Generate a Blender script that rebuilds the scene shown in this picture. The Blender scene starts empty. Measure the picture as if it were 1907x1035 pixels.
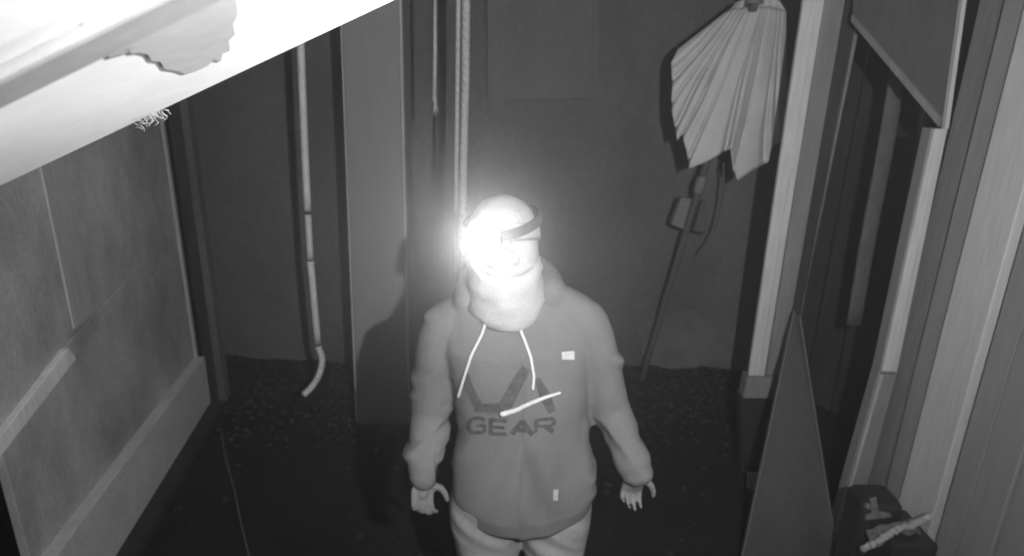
import bpy, bmesh, math, random
from mathutils import Vector, Matrix, noise
from mathutils.bvhtree import BVHTree

random.seed(7)
S = bpy.context.scene
COL = S.collection
R = math.radians

# ------------------------------------------------------------------ camera
CAM_H = 2.10
PITCH = R(17.5)
ROLL = R(1.4)
F = 1136.0                      # focal length in pixels of the 1907 wide photograph
c = Vector((0, 0, CAM_H))
fwd = Vector((0, math.cos(PITCH), -math.sin(PITCH)))
up0 = Vector((0, math.sin(PITCH), math.cos(PITCH)))
rt0 = Vector((1, 0, 0))
rt = rt0 * math.cos(ROLL) + up0 * math.sin(ROLL)
up = up0 * math.cos(ROLL) - rt0 * math.sin(ROLL)
cam_data = bpy.data.cameras.new('security_camera')
cam_data.sensor_width = 36.0
cam_data.lens = 36.0 * F / 1907.0
cam_data.clip_start = 0.02
cam_data.clip_end = 300
cam_data.dof.use_dof = True          # a cheap fixed-focus lens, a little soft
cam_data.dof.focus_distance = 0.95
cam_data.dof.aperture_fstop = 4.5
cam = bpy.data.objects.new('security_camera', cam_data)
M = Matrix((rt, up, -fwd)).transposed().to_4x4()
M.translation = c
cam.matrix_world = M
COL.objects.link(cam)
S.camera = cam

# ------------------------------------------------------------------ night sky
SUN_EL, SUN_ROT = R(1.0), R(200)
world = bpy.data.worlds.new('World')
S.world = world
world.use_nodes = True
nt = world.node_tree
nt.nodes.clear()
sky = nt.nodes.new('ShaderNodeTexSky')
sky.sky_type = 'NISHITA'
sky.sun_disc = False
sky.sun_elevation = SUN_EL
sky.sun_rotation = SUN_ROT
bw = nt.nodes.new('ShaderNodeRGBToBW')          # an infrared camera sees no colour
bg = nt.nodes.new('ShaderNodeBackground')
bg.inputs['Strength'].default_value = 0.006
wo = nt.nodes.new('ShaderNodeOutputWorld')
nt.links.new(sky.outputs[0], bw.inputs[0])
nt.links.new(bw.outputs[0], bg.inputs[0])
nt.links.new(bg.outputs[0], wo.inputs[0])

# ------------------------------------------------------------------ the infrared lamp of the security camera
il = bpy.data.lights.new('infrared_lamp', 'SPOT')
il.energy = 245
il.spot_size = R(150)
il.spot_blend = 1.0
il.shadow_soft_size = 0.018
infra = bpy.data.objects.new('infrared_lamp', il)
COL.objects.link(infra)
infra.location = (0.36, -0.02, 2.235)
infra.rotation_euler = (R(90 - 3), 0, R(7))

S.view_settings.view_transform = 'Standard'
S.view_settings.look = 'None'
S.view_settings.exposure = 0.0
S.view_settings.gamma = 1.0
S.view_settings.use_curve_mapping = False
S.cycles.use_denoising = True
S.cycles.volume_bounces = 1
S.cycles.max_bounces = 6
S.cycles.sample_clamp_indirect = 6


# ------------------------------------------------------------------ measuring
def ray(u, v):
    return fwd * F + rt * (u - 953.5) + up * (517.5 - v)


def at(u, v, Y):
    d = ray(u, v)
    return c + d * (Y / d.y)


def grd(u, v, z=0.0):
    d = ray(u, v)
    return c + d * ((z - CAM_H) / d.z)


def on_plane(u, v, p, n):
    d = ray(u, v)
    return c + d * ((p - c).dot(n) / d.dot(n))


# ------------------------------------------------------------------ materials (all grey: an infrared picture)
def mat(name, v, var=0.25, scale=6.0, stretch=(1, 1, 1), rough=0.75, bump=0.15, bump_scale=60.0, spec=0.3, fine=0.12):
    m = bpy.data.materials.new(name)
    m.use_nodes = True
    t = m.node_tree
    b = t.nodes['Principled BSDF']
    tc = t.nodes.new('ShaderNodeTexCoord')
    mp = t.nodes.new('ShaderNodeMapping')
    mp.inputs['Scale'].default_value = stretch
    t.links.new(tc.outputs['Object'], mp.inputs[0])
    n1 = t.nodes.new('ShaderNodeTexNoise')
    n1.inputs['Scale'].default_value = scale
    n1.inputs['Detail'].default_value = 6
    n1.inputs['Roughness'].default_value = 0.62
    t.links.new(mp.outputs[0], n1.inputs['Vector'])
    n2 = t.nodes.new('ShaderNodeTexNoise')
    n2.inputs['Scale'].default_value = bump_scale
    n2.inputs['Detail'].default_value = 4
    t.links.new(mp.outputs[0], n2.inputs['Vector'])
    r1 = t.nodes.new('ShaderNodeMapRange')
    r1.inputs['From Min'].default_value = 0.28
    r1.inputs['From Max'].default_value = 0.72
    r1.inputs['To Min'].default_value = v * (1 - var)
    r1.inputs['To Max'].default_value = v * (1 + var)
    t.links.new(n1.outputs['Fac'], r1.inputs['Value'])
    r2 = t.nodes.new('ShaderNodeMapRange')
    r2.inputs['From Min'].default_value = 0.3
    r2.inputs['From Max'].default_value = 0.7
    r2.inputs['To Min'].default_value = 1 - fine
    r2.inputs['To Max'].default_value = 1 + fine
    t.links.new(n2.outputs['Fac'], r2.inputs['Value'])
    mu = t.nodes.new('ShaderNodeMath')
    mu.operation = 'MULTIPLY'
    t.links.new(r1.outputs[0], mu.inputs[0])
    t.links.new(r2.outputs[0], mu.inputs[1])
    t.links.new(mu.outputs[0], b.inputs['Base Color'])
    b.inputs['Roughness'].default_value = rough
    b.inputs['Specular IOR Level'].default_value = spec
    if bump:
        bp = t.nodes.new('ShaderNodeBump')
        bp.inputs['Strength'].default_value = bump
        bp.inputs['Distance'].default_value = 0.01
        t.links.new(n2.outputs['Fac'], bp.inputs['Height'])
        t.links.new(bp.outputs[0], b.inputs['Normal'])
    return m


def glow_mat(name, strength):
    m = bpy.data.materials.new(name)
    m.use_nodes = True
    t = m.node_tree
    b = t.nodes['Principled BSDF']
    b.inputs['Base Color'].default_value = (0.8, 0.8, 0.8, 1)
    b.inputs['Emission Color'].default_value = (1, 1, 1, 1)
    b.inputs['Emission Strength'].default_value = strength
    return m


VST = (1, 1, 0.12)      # streaks running down
MT = dict(
    soil=mat('dark_soil', 0.012, 0.5, 2.2, rough=0.95, bump=0.6, bump_scale=35, fine=0.4),
    litter=mat('tone_blend_litter', 0.048, 0.5, 5, rough=0.95),
    bracep=mat('pale_brace_paint', 0.78, 0.15, 6, VST),
    patchw=mat('pale_plaster', 0.145, 0.3, 5, rough=0.95),
    stone=mat('pebble_grey', 0.022, 0.4, 12, rough=0.9),
    render=mat('weathered_render', 0.112, 0.45, 1.0, (1, 1, 0.6), rough=0.9, bump=0.25, bump_scale=30, fine=0.12),
    sheet=mat('faded_sheeting', 0.122, 0.18, 3.0, VST, rough=0.7),
    darkwood=mat('dark_timber_and_shade', 0.035, 0.4, 9.0, VST, rough=0.9, bump=0.4, bump_scale=45),
    greywood=mat('grey_weathered_timber', 0.26, 0.12, 10.0, VST, rough=0.85, bump=0.12, bump_scale=30, fine=0.06),
    sidepanel=mat('side_wall_board', 0.40, 0.45, 2.6, (1, 1, 0.6), rough=0.85, bump=0.2),
    sidestud=mat('side_wall_stud_paint', 0.42, 0.2, 5.0, VST, rough=0.85, bump=0.1),
    railp=mat('bottom_rail_paint', 0.62, 0.12, 6.0, rough=0.8),
    siderail=mat('side_wall_rail_paint', 0.50, 0.15, 6.0, rough=0.8),
    paleline=mat('pale_trim_paint', 0.42, 0.15, 8.0, VST),
    white=mat('white_gloss_paint', 0.82, 0.16, 3.0, rough=0.6, bump=0.02, fine=0.02),
    cream=mat('old_cream_paint', 0.55, 0.10, 5.0, VST, rough=0.7, bump=0.15, fine=0.06),
    columnp=mat('column_paint', 0.23, 0.10, 3.0, VST, rough=0.7, bump=0.1, fine=0.05),
    bare=mat('bare_board_strip', 0.30, 0.12, 6.0, rough=0.7, bump=0.03, fine=0.05),
    stain=mat('damp_stained_paint', 0.39, 0.10, 9.0, rough=0.8, bump=0.05, fine=0.04),
    postw=mat('white_post_paint', 0.52, 0.10, 12.0, VST, rough=0.6, bump=0.2, fine=0.1),
    postg=mat('grey_post_side', 0.20, 0.15, 9.0, VST, rough=0.8, bump=0.2),
    plastic=mat('white_pipe_plastic', 0.62, 0.12, 14.0, rough=0.45, bump=0.05),
    band=mat('dark_pipe_clip', 0.08, 0.2, 20.0),
    rope=mat('pale_rope', 0.42, 0.2, 60.0, rough=0.9, bump=0.5, bump_scale=160),
    web=mat('dusty_cobweb', 0.16, 0.2, 40.0),
    canopy=mat('parasol_cloth', 0.52, 0.12, 5.0, rough=0.9, bump=0.15, bump_scale=120, fine=0.06),
    pole=mat('parasol_pole_metal', 0.10, 0.2, 9.0, rough=0.6),
    crank=mat('crank_housing_plastic', 0.20, 0.1, 9.0, rough=0.6),
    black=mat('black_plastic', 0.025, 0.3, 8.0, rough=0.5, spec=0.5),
    label=mat('worn_label', 0.16, 0.3, 30.0),
    stick=mat('splintered_pale_wood', 0.36, 0.35, 30.0, rough=0.9, bump=0.6),
    rag=mat('grey_rag', 0.14, 0.25, 18.0, rough=0.95),
    block=mat('pale_block', 0.36, 0.15, 18.0),
    gusset=mat('grey_sheet_metal', 0.10, 0.15, 5.0, VST, rough=0.7),
    strapg=mat('dull_webbing', 0.11, 0.2, 20.0),
    ply=mat('dull_plywood', 0.07, 0.25, 5.0, VST, rough=0.85),
    hoodie=mat('fleece_cloth', 0.145, 0.12, 5.0, rough=0.95, bump=0.25, bump_scale=220, spec=0.1, fine=0.05),
    trousers=mat('trouser_cloth', 0.29, 0.08, 7.0, rough=0.95, bump=0.25, bump_scale=200, spec=0.1, fine=0.06),
    hands=mat('dimmer_hand_skin', 0.17, 0.12, 30.0, rough=0.6, bump=0.1, bump_scale=150),  # skin darkened for the hands, headlamp glare is in the lighter face colour
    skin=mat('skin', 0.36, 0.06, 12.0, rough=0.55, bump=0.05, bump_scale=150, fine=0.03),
    hair=mat('eyebrow_hair', 0.10, 0.2, 60.0),
    eye=mat('eye_white', 0.6, 0.05, 20.0, rough=0.2, bump=0),
    pupil=mat('eye_iris', 0.05, 0.1, 20.0, rough=0.2, bump=0),
    knit=mat('pale_knit', 0.33, 0.08, 30.0, rough=0.95, bump=0.4, bump_scale=180, spec=0.1, fine=0.08),
    buff=mat('pale_fleece_buff', 0.40, 0.08, 14.0, rough=0.95, bump=0.25, bump_scale=120, spec=0.1, fine=0.05),
    strap=mat('dark_elastic_strap', 0.05, 0.2, 40.0),
    cord=mat('white_cord', 0.60, 0.08, 60.0, rough=0.9, bump=0.3, bump_scale=260),
    ink=mat('dark_print_ink', 0.075, 0.25, 30.0, rough=0.9),
    ink2=mat('faded_print_ink', 0.065, 0.4, 40.0, rough=0.9),
    patch=mat('white_patch', 0.42, 0.1, 40.0),
    shoe=mat('boot_leather', 0.05, 0.3, 20.0),
    lamp=glow_mat('lit_lamp_lens', 42.0),
)


# ------------------------------------------------------------------ mesh helpers
def link(name, me, m=None, parent=None):
    o = bpy.data.objects.new(name, me)
    COL.objects.link(o)
    if m is not None:
        me.materials.append(m)
    if parent is not None:
        o.parent = parent
        o.matrix_parent_inverse = Matrix.Translation(-parent.location) if not parent.parent else parent.matrix_parent_inverse.copy()
        if parent.type == 'MESH':
            o.matrix_parent_inverse = Matrix.Identity(4)
    return o


def from_bm(name, bm, m=None, parent=None, smooth=False, bevel=0.0):
    bmesh.ops.remove_doubles(bm, verts=bm.verts, dist=1e-6)
    bmesh.ops.recalc_face_normals(bm, faces=bm.faces)
    me = bpy.data.meshes.new(name)
    bm.to_mesh(me)
    bm.free()
    if smooth:
        for p in me.polygons:
            p.use_smooth = True
    o = link(name, me, m, parent)
    if bevel:
        b = o.modifiers.new('soft_edges', 'BEVEL')
        b.width = bevel
        b.segments = 2
        b.limit_method = 'ANGLE'
    return o


def thing(name, loc, label, cat, group=None):
    o = bpy.data.objects.new(name, None)
    COL.objects.link(o)
    o.location = loc
    o.empty_display_size = 0.1
    o['label'] = label
    o['category'] = cat
    if group:
        o['group'] = group
    return o


def tag(o, label, cat, group=None):
    o['label'] = label
    o['category'] = cat
    if group:
        o['group'] = group
    return o


def hexa(bm, q0, q1):
    """closed prism between two loops of equal length"""
    a = [bm.verts.new(p) for p in q0]
    b = [bm.verts.new(p) for p in q1]
    n = len(a)
    bm.faces.new(a)
    bm.faces.new(b[::-1])
    for i in range(n):
        bm.faces.new((a[i], b[i], b[(i + 1) % n], a[(i + 1) % n]))


def box_bm(bm, x0, x1, y0, y1, z0, z1, fr=None):
    pts = [Vector((x, y, z)) for z in (z0, z1) for x, y in ((x0, y0), (x1, y0), (x1, y1), (x0, y1))]
    if fr:
        pts = [fr(p) for p in pts]
    hexa(bm, pts[:4], pts[4:])


def slab(name, pts, off, m, parent=None, bevel=0.0):
    bm = bmesh.new()
    pts = [Vector(p) for p in pts]
    hexa(bm, pts, [p + off for p in pts])
    return from_bm(name, bm, m, parent, bevel=bevel)


def loft(bm, rings, cap=True):
    vs = [[bm.verts.new(p) for p in r] for r in rings]
    n = len(vs[0])
    for a, b in zip(vs, vs[1:]):
        for i in range(n):
            bm.faces.new((a[i], a[(i + 1) % n], b[(i + 1) % n], b[i]))
    if cap:
        bm.faces.new(vs[0][::-1])
        bm.faces.new(vs[-1])


def path_rings(pts, rad, seg=12, flat=1.0, ref=Vector((0, 1, 0)), ends=False):
    pts = [Vector(p) for p in pts]
    if not hasattr(rad, '__len__'):
        rad = [rad] * len(pts)
    if ends:                                   # rounded ends
        d0 = (pts[0] - pts[1]).normalized()
        d1 = (pts[-1] - pts[-2]).normalized()
        P, Q = [], []
        for k in (1.0, 0.8, 0.45):
            P.append(pts[0] + d0 * rad[0] * k)
            Q.append(rad[0] * math.sqrt(max(1 - k * k, 0.004)))
        P += pts
        Q += list(rad)
        for k in (0.45, 0.8, 1.0):
            P.append(pts[-1] + d1 * rad[-1] * k)
            Q.append(rad[-1] * math.sqrt(max(1 - k * k, 0.004)))
        pts, rad = P, Q
    rings = []
    for i, p in enumerate(pts):
        t = (pts[min(i + 1, len(pts) - 1)] - pts[max(i - 1, 0)]).normalized()
        a = t.cross(ref)
        if a.length < 1e-3:
            a = t.cross(Vector((1, 0, 0)))
        a.normalize()
        b = a.cross(t).normalized()
        rings.append([p + (a * math.cos(2 * math.pi * k / seg) + b * (flat * math.sin(2 * math.pi * k / seg))) * rad[i] for k in range(seg)])
    return rings


def tube(bm, pts, rad, seg=12, flat=1.0, ref=Vector((0, 1, 0)), ends=False):
    loft(bm, path_rings(pts, rad, seg, flat, ref, ends))


def tube_obj(name, pts, rad, m, parent=None, seg=12, flat=1.0, ends=False):
    bm = bmesh.new()
    tube(bm, pts, rad, seg, flat, ends=ends)
    return from_bm(name, bm, m, parent, smooth=True)


def smooth_path(pts, n=8):
    pts = [Vector(p) for p in pts]
    P = [pts[0] * 2 - pts[1]] + pts + [pts[-1] * 2 - pts[-2]]
    out = []
    for i in range(1, len(P) - 2):
        p0, p1, p2, p3 = P[i - 1:i + 3]
        for k in range(n):
            t = k / n
            out.append(0.5 * ((2 * p1) + (p2 - p0) * t + (2 * p0 - 5 * p1 + 4 * p2 - p3) * t * t + (3 * p1 - p0 - 3 * p2 + p3) * t ** 3))
    out.append(pts[-1])
    return out


def ellipsoid(bm, cen, rad, rot=None, seg=24, rings=16):
    cen = Vector(cen)
    R_ = []
    for j in range(rings + 1):
        th = math.pi * (j + 0.02 if j == 0 else j - 0.02 if j == rings else j) / rings
        ring = []
        for i in range(seg):
            ph = 2 * math.pi * i / seg
            p = Vector((rad[0] * math.sin(th) * math.cos(ph), rad[1] * math.sin(th) * math.sin(ph), rad[2] * math.cos(th)))
            if rot is not None:
                p = rot @ p
            ring.append(cen + p)
        R_.append(ring)
    loft(bm, R_)


def remeshed(bm, voxel, smooth_it=4):
    """one continuous skin round everything in bm"""
    bmesh.ops.recalc_face_normals(bm, faces=bm.faces)
    me = bpy.data.meshes.new('tmp')
    bm.to_mesh(me)
    bm.free()
    o = bpy.data.objects.new('tmp', me)
    COL.objects.link(o)
    r = o.modifiers.new('r', 'REMESH')
    r.mode = 'VOXEL'
    r.voxel_size = voxel
    if smooth_it:
        s = o.modifiers.new('s', 'SMOOTH')
        s.factor = 0.5
        s.iterations = smooth_it
    dg = bpy.context.evaluated_depsgraph_get()
    dg.update()
    out = bpy.data.meshes.new_from_object(o.evaluated_get(dg))
    bpy.data.objects.remove(o)
    bpy.data.meshes.remove(me)
    for p in out.polygons:
        p.use_smooth = True
    return out


# ------------------------------------------------------------------ ground
bm = bmesh.new()
N = 90
gx = [-20 + 40 * i / N for i in range(N + 1)]
def gh(x, y):
    if abs(x) < 6 and -2 < y < 7:
        bank = max(0.0, min(1.0, (y - 3.35) / .75)) ** 1.6 * (0.16 + 0.09 * noise.noise(Vector((x * 1.3, y, 9))))
        bank *= min(1, max(0, (abs(x + .95) - .0) / .3 + .4))
        return bank + 0.02 * bank / .16 * noise.noise(Vector((x * 9, y * 9, 5))) + 0.012 * noise.noise(Vector((x * 2.1, y * 2.1, 0))) + 0.006 * noise.noise(Vector((x * 7, y * 7, 3)))
    return 0.0
xs = sorted(set([-30, -20, -10, 10, 20, 30] + [-6 + 12 * i / 160 for i in range(161)]))
ys = sorted(set([-10, 10, 20, 40] + [-2 + 9 * i / 120 for i in range(121)]))
V = [[bm.verts.new((x, y, gh(x, y) - 0.012)) for x in xs] for y in ys]
for j in range(len(ys) - 1):
    for i in range(len(xs) - 1):
        bm.faces.new((V[j][i], V[j][i + 1], V[j + 1][i + 1], V[j + 1][i]))
g = from_bm('ground', bm, MT['soil'], smooth=True)
g['kind'] = 'structure'

# loose grit and pebbles on the soil
bm = bmesh.new()
for k in range(500):
    x, y = random.uniform(-2.6, 2.2), random.uniform(1.7, 5.2)
    r = random.choice((0.006, 0.008, 0.01, 0.014, 0.02))
    q = Matrix.Rotation(random.uniform(0, 6), 3, 'Z')
    ret = bmesh.ops.create_icosphere(bm, subdivisions=1, radius=r)
    for vv in ret['verts']:
        w = vv.co
        w = Vector((w.x * 1.4, w.y, w.z * 0.6)) * (1 + 0.3 * noise.noise(w * 90 + Vector((k, 0, 0))))
        vv.co = q @ w + Vector((x, y, 0.0))
o = from_bm('gravel', bm, MT['stone'])
o['kind'] = 'stuff'
bm = bmesh.new()
for k in range(4500):                      # added litter, greyed to fade the wall tone into dark soil
    x, y = random.uniform(-2.1, 1.8), 4.08 - abs(random.gauss(0, .38))
    r = random.choice((0.004, 0.005, 0.006, 0.007, 0.009, 0.013))
    q = Matrix.Rotation(random.uniform(0, 6), 3, 'Z') @ Matrix.Rotation(random.uniform(-.6, .6), 3, 'X')
    ret = bmesh.ops.create_icosphere(bm, subdivisions=1, radius=r)
    for vv in ret['verts']:
        w = vv.co
        w = Vector((w.x * 1.5, w.y, w.z * 0.5)) * (1 + 0.4 * noise.noise(w * 60 + Vector((k, 0, 0))))
        vv.co = q @ w + Vector((x, y, gh(x, y)))
o = from_bm('litter', bm, MT['litter'])
o['kind'] = 'stuff'

# ------------------------------------------------------------------ back wall
YB = 4.1
bw_t = thing('back_wall', (0, YB, 0), 'dim weathered wall across the far end of the yard behind the person', 'wall')
bm = bmesh.new()
nx, nz = 90, 40
V = [[bm.verts.new((-7 + 14 * i / nx, YB + 0.02 * noise.noise(Vector((i * .25, j * .25, 1))), -0.05 + 4.2 * j / nz)) for i in range(nx + 1)] for j in range(nz + 1)]
for j in range(nz):
    for i in range(nx):
        bm.faces.new((V[j][i], V[j][i + 1], V[j + 1][i + 1], V[j + 1][i]))
ret = bmesh.ops.extrude_face_region(bm, geom=bm.faces[:])
for e in ret['geom']:
    if isinstance(e, bmesh.types.BMVert):
        e.co.y += 0.2
from_bm('wall_body', bm, MT['render'], bw_t)
# paler sheet fixed on the wall
p = [at(912, 185, YB - 0.05), at(1104, 185, YB - 0.05), at(1104, -60, YB - 0.05), at(912, -60, YB - 0.05)]
slab('sheet_panel', p, Vector((0, 0.025, 0)), MT['sheet'], bw_t, bevel=0.004)
for u0 in (908, 1104):
    a = at(u0, 185, YB - 0.06); b = at(u0, -60, YB - 0.06)
    slab('sheet_batten', [a, a + Vector((0.03, 0, 0)), b + Vector((0.03, 0, 0)), b], Vector((0, 0.03, 0)), MT['sheet'], bw_t)

# ------------------------------------------------------------------ left side wall
A = grd(378, 760)
B = grd(205, 1035)
A.z = B.z = 0
wd = (B - A).normalized()
wn = Vector((-wd.y, wd.x, 0))
if wn.x < 0:
    wn = -wn                     # points into the yard
def wl(u, v):
    p = on_plane(u, v, A, wn)
    return (p - A).dot(wd), p.z
def wp(s, z, d=0.0):
    return A + wd * s + wn * d + Vector((0, 0, z))
def wbox(name, s0, s1, z0, z1, d0, d1, m, parent, bevel=0.003, skew=0.0):
    bm = bmesh.new()
    hexa(bm, [wp(s0, z0, d0), wp(s1, z0 + skew, d0), wp(s1, z1 + skew, d0), wp(s0, z1, d0)],
         [wp(s0, z0, d1), wp(s1, z0 + skew, d1), wp(s1, z1 + skew, d1), wp(s0, z1, d1)])
    return from_bm(name, bm, m, parent, bevel=bevel)
lw = thing('side_wall', A, 'grey boarded side wall with rails and a stud left of the white downpipe', 'wall')
s_end = wl(30, 940)[0]
zrail = wl(75, 735)[1]
zb_top = wl(210, 862)[1]
wbox('wall_board', 0.02, s_end, zb_top, 2.7, -0.03, 0, MT['sidepanel'], lw)
wbox('wall_board', s_end + 0.05, s_end + 1.3, 0.0, 2.7, -0.09, -0.06, MT['darkwood'], lw)
def wslab(name, px, d0, d1, m, bevel=0.003):
    q = [on_plane(u, v, A, wn) for u, v in px]
    slab(name, [p + wn * d0 for p in q], wn * (d1 - d0), m, lw, bevel=bevel)
wslab('brace', [(-60, 868), (-60, 905), (128, 668), (112, 648)], 0.001, 0.03, MT['bracep'])
def blot(name, cu, cv, ru, rv, put, m, parent, seed, off):
    bm = bmesh.new()
    n = 40
    loops = []
    for f in (1.0, .9, .45):
        lp = []
        for i in range(n):
            a = 2 * math.pi * i / n
            k = f * (1 + .28 * noise.noise(Vector((math.cos(a) * 1.7, math.sin(a) * 1.7, seed))) + .12 * noise.noise(Vector((math.cos(a) * 5, math.sin(a) * 5, seed))))
            lp.append(bm.verts.new(put(cu + ru * k * math.cos(a), cv + rv * k * math.sin(a)) + off * (.3 if f == 1 else 1)))
        loops.append(lp)
    for a, b in zip(loops, loops[1:]):
        for i in range(n):
            bm.faces.new((a[i], a[(i + 1) % n], b[(i + 1) % n], b[i]))
    bm.faces.new(loops[-1])
    return from_bm(name, bm, m, parent)
blot('plaster_patch', 1278, 632, 95, 52, lambda u, v: at(u, v, YB - .03), MT['patchw'], bw_t, 5, Vector((0, -.003, 0)))
wslab('brace_upper', [(114, 646), (130, 666), (322, 455), (316, 430)], 0.001, 0.016, MT['sidepanel'])
wbox('bottom_rail', 0.0, s_end + 1.3, 0.045, zb_top, -0.03, 0.055, MT['railp'], lw)
wbox('skirting_strip', -0.02, s_end + 1.3, -0.02, 0.04, -0.03, 0.13, MT['darkwood'], lw)
s1 = wl(95, 430)[0]
s0_ = wl(140, 430)[0]
wbox('stud', s0_, s1, wl(150, 600)[1], 2.7, 0.002, 0.012, MT['sidestud'], lw)
wbox('edge_trim', -0.02, 0.015, 0.0, 2.7, -0.05, 0.012, MT['paleline'], lw, bevel=0.002)
def cbox(name, x0, x1, y0, y1, m):
    bm = bmesh.new()
    box_bm(bm, A.x + x0, A.x + x1, A.y + y0, A.y + y1, 0.0, 2.9)
    return from_bm(name, bm, m, lw, bevel=0.003)
cbox('corner_post', 0.006, 0.085, 0.06, 0.14, MT['darkwood'])
cbox('corner_batten', 0.088, 0.135, 0.05, 0.12, MT['render'])

# ------------------------------------------------------------------ sloping soffit above the camera
YS = 0.75
E0, E1 = at(0, 347, YS), at(738, 0, YS)
sl = (E0 - E1).normalized()                       # runs down to the left
sn = sl.cross(Vector((0, 1, 0))).normalized()
if sn.z > 0:
    sn = -sn                                      # under face
def so(u, v, d=0.0):
    return on_plane(u, v, E0, sn) + sn * d
mid = (E0 + E1) / 2
def sp(a, y, d=0.0):                              # a along the slope, y depth, d below the face
    q = mid + sl * a + sn * d
    return Vector((q.x, y, q.z))
sf = thing('roof_soffit', mid, 'white painted sloping roof soffit with a peeling damp patch close to the camera', 'soffit')
def sbox(name, a0, a1, y0, y1, d0, d1, m, bevel=0.003):
    bm = bmesh.new()
    hexa(bm, [sp(a0, y0, d0), sp(a1, y0, d0), sp(a1, y1, d0), sp(a0, y1, d0)],
         [sp(a0, y0, d1), sp(a1, y0, d1), sp(a1, y1, d1), sp(a0, y1, d1)])
    return from_bm(name, bm, m, sf, bevel=bevel)
yj = so(150, 72).y
sbox('soffit_board', -0.95, 1.7, yj + 0.004, YS, -0.03, 0, MT['white'])
sbox('soffit_board', -0.95, 1.7, -0.35, yj - 0.004, -0.03, 0, MT['white'])
sbox('joint_cover', -0.95, 1.7, yj - 0.026, yj + 0.026, 0.0005, 0.010, MT['bare'], bevel=0.006)
sbox('roof_edge', -0.95, 1.7, YS - 0.01, YS + 0.02, -0.14, -0.031, MT['greywood'])
# the damp patch where the top coat has come away
edge = [(150, 42), (158, 55), (166, 50), (164, 70), (172, 66), (170, 84), (181, 78), (178, 96), (190, 92), (200, 104), (205, 90),
        (222, 88), (232, 84), (240, 96), (258, 94), (272, 98), (280, 110), (296, 112), (305, 126), (330, 130), (345, 136), (372, 128), (388, 120), (400, 108),
        (412, 112), (416, 96), (430, 92), (428, 72), (440, 60), (436, 40), (446, 20), (440, -20), (300, -30), (232, -8)]
bm = bmesh.new()
cen = sum((Vector((x, y)) for x, y in edge), Vector((0, 0))) / len(edge)
loops = []
for f in (1.0, 0.97, 0.6):
    loops.append([so(cen.x + (x - cen.x) * f, cen.y + (y - cen.y) * f, 0.0006 if f == 1 else 0.0022) for x, y in edge])
vs = [[bm.verts.new(q) for q in l] for l in loops]
n = len(edge)
for a_, b_ in zip(vs, vs[1:]):
    for i in range(n):
        bm.faces.new((a_[i], a_[(i + 1) % n], b_[(i + 1) % n], b_[i]))
bm.faces.new(vs[-1])
bmesh.ops.triangulate(bm, faces=[f for f in bm.faces if len(f.verts) > 4])
from_bm('damp_patch', bm, MT['stain'], sf)

# cobweb tuft hanging under the soffit edge
bm = bmesh.new()
for k in range(26):
    u0 = 258 + k * 1.8 + random.uniform(-3, 3)
    v0 = 347 - 347 * u0 / 738 + random.uniform(-2, 3)
    a = at(u0, v0, YS)
    pts = [a]
    q = a.copy()
    for j in range(4):
        q = q + Vector((random.uniform(-.006, .006), random.uniform(-.004, .004), -random.uniform(.000, .0045)))
        pts.append(q.copy())
    tube(bm, pts, [0.0010, 0.0012, 0.0010, 0.0008, 0.0005], 5)
tag(from_bm('cobweb', bm, MT['web'], smooth=True), 'small ragged pale cobweb tuft under the edge of the white soffit', 'cobweb')

# ------------------------------------------------------------------ downpipe
YP = 3.3
dp_px = [(556, -60), (560, 85), (566, 240), (573, 392), (578, 482), (592, 638)]
dpt = thing('downpipe', (at(592, 638, YP).x, YP, 0), 'thin white jointed downpipe with a bent outlet at its foot', 'downpipe')
pts = [at(u, v, YP) for u, v in dp_px]
def seg_tube(name, a, b, r, m, parent):
    n = 5
    return tube_obj(name, [a.lerp(b, k / n) for k in range(n + 1)], r, m, parent, 14)
tube_obj('pipe_length', smooth_path(pts[:4], 5), 0.0195, MT['plastic'], dpt, 14)
seg_tube('pipe_length', pts[3] + Vector((0, 0, -0.022)), pts[4], 0.0175, MT['plastic'], dpt)
seg_tube('pipe_length', pts[4] + Vector((0, 0, -0.012)), pts[5], 0.019, MT['plastic'], dpt)
for k, r in ((3, 0.016), (4, 0.015), (5, 0.016)):
    tube_obj('pipe_joint', [pts[k] + Vector((0, 0, 0.012)), pts[k] + Vector((0, 0, -0.03))], r, MT['band'], dpt, 14)
el = [at(592, 644, YP), at(600, 668, YP), at(595, 695, YP - 0.03), at(582, 718, YP - 0.06), at(565, 735, YP - 0.10)]
tube_obj('outlet_bend', smooth_path(el, 5), 0.0185, MT['plastic'], dpt, 14)

# ------------------------------------------------------------------ broad white column
YC = 3.45
cb0, cb1 = at(662, 772, YC), at(764, 772, YC)
ct0, ct1 = at(630, -40, YC), at(747, -40, YC)
z_b = min(cb0.z, cb1.z)
foot = thing('column', ((cb0.x + cb1.x) / 2, YC, 0), 'broad pale square column between the downpipe and the hanging ropes', 'column')
def colbox(name, f0, f1, y0, y1, m, zlo=0.0, bevel=0.004):
    def P_(f, t):
        lo = cb0.lerp(cb1, f); hi = ct0.lerp(ct1, f)
        q = lo.lerp(hi, t)
        return q
    bm = bmesh.new()
    q0, q1 = [], []
    for y, dst in ((YC + y0, q0), (YC + y1, q1)):
        for f, t in ((f0, 0), (f1, 0), (f1, 1), (f0, 1)):
            w = P_(f, t)
            if t == 0:
                hi = P_(f, 1)
                k = (zlo - w.z) / (hi.z - w.z)
                w = w + (hi - w) * k
            dst.append(Vector((w.x, y, w.z)))
    hexa(bm, q0, q1)
    return from_bm(name, bm, m, foot, bevel=bevel)
colbox('column_face', 0.035, 0.955, 0.0, 0.03, MT['columnp'], 0.02)
colbox('column_core', 0.01, 0.99, 0.032, 0.28, MT['columnp'], -0.02)
colbox('corner_bead', 0.0, 0.030, -0.006, 0.03, MT['paleline'], 0.02)
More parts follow.
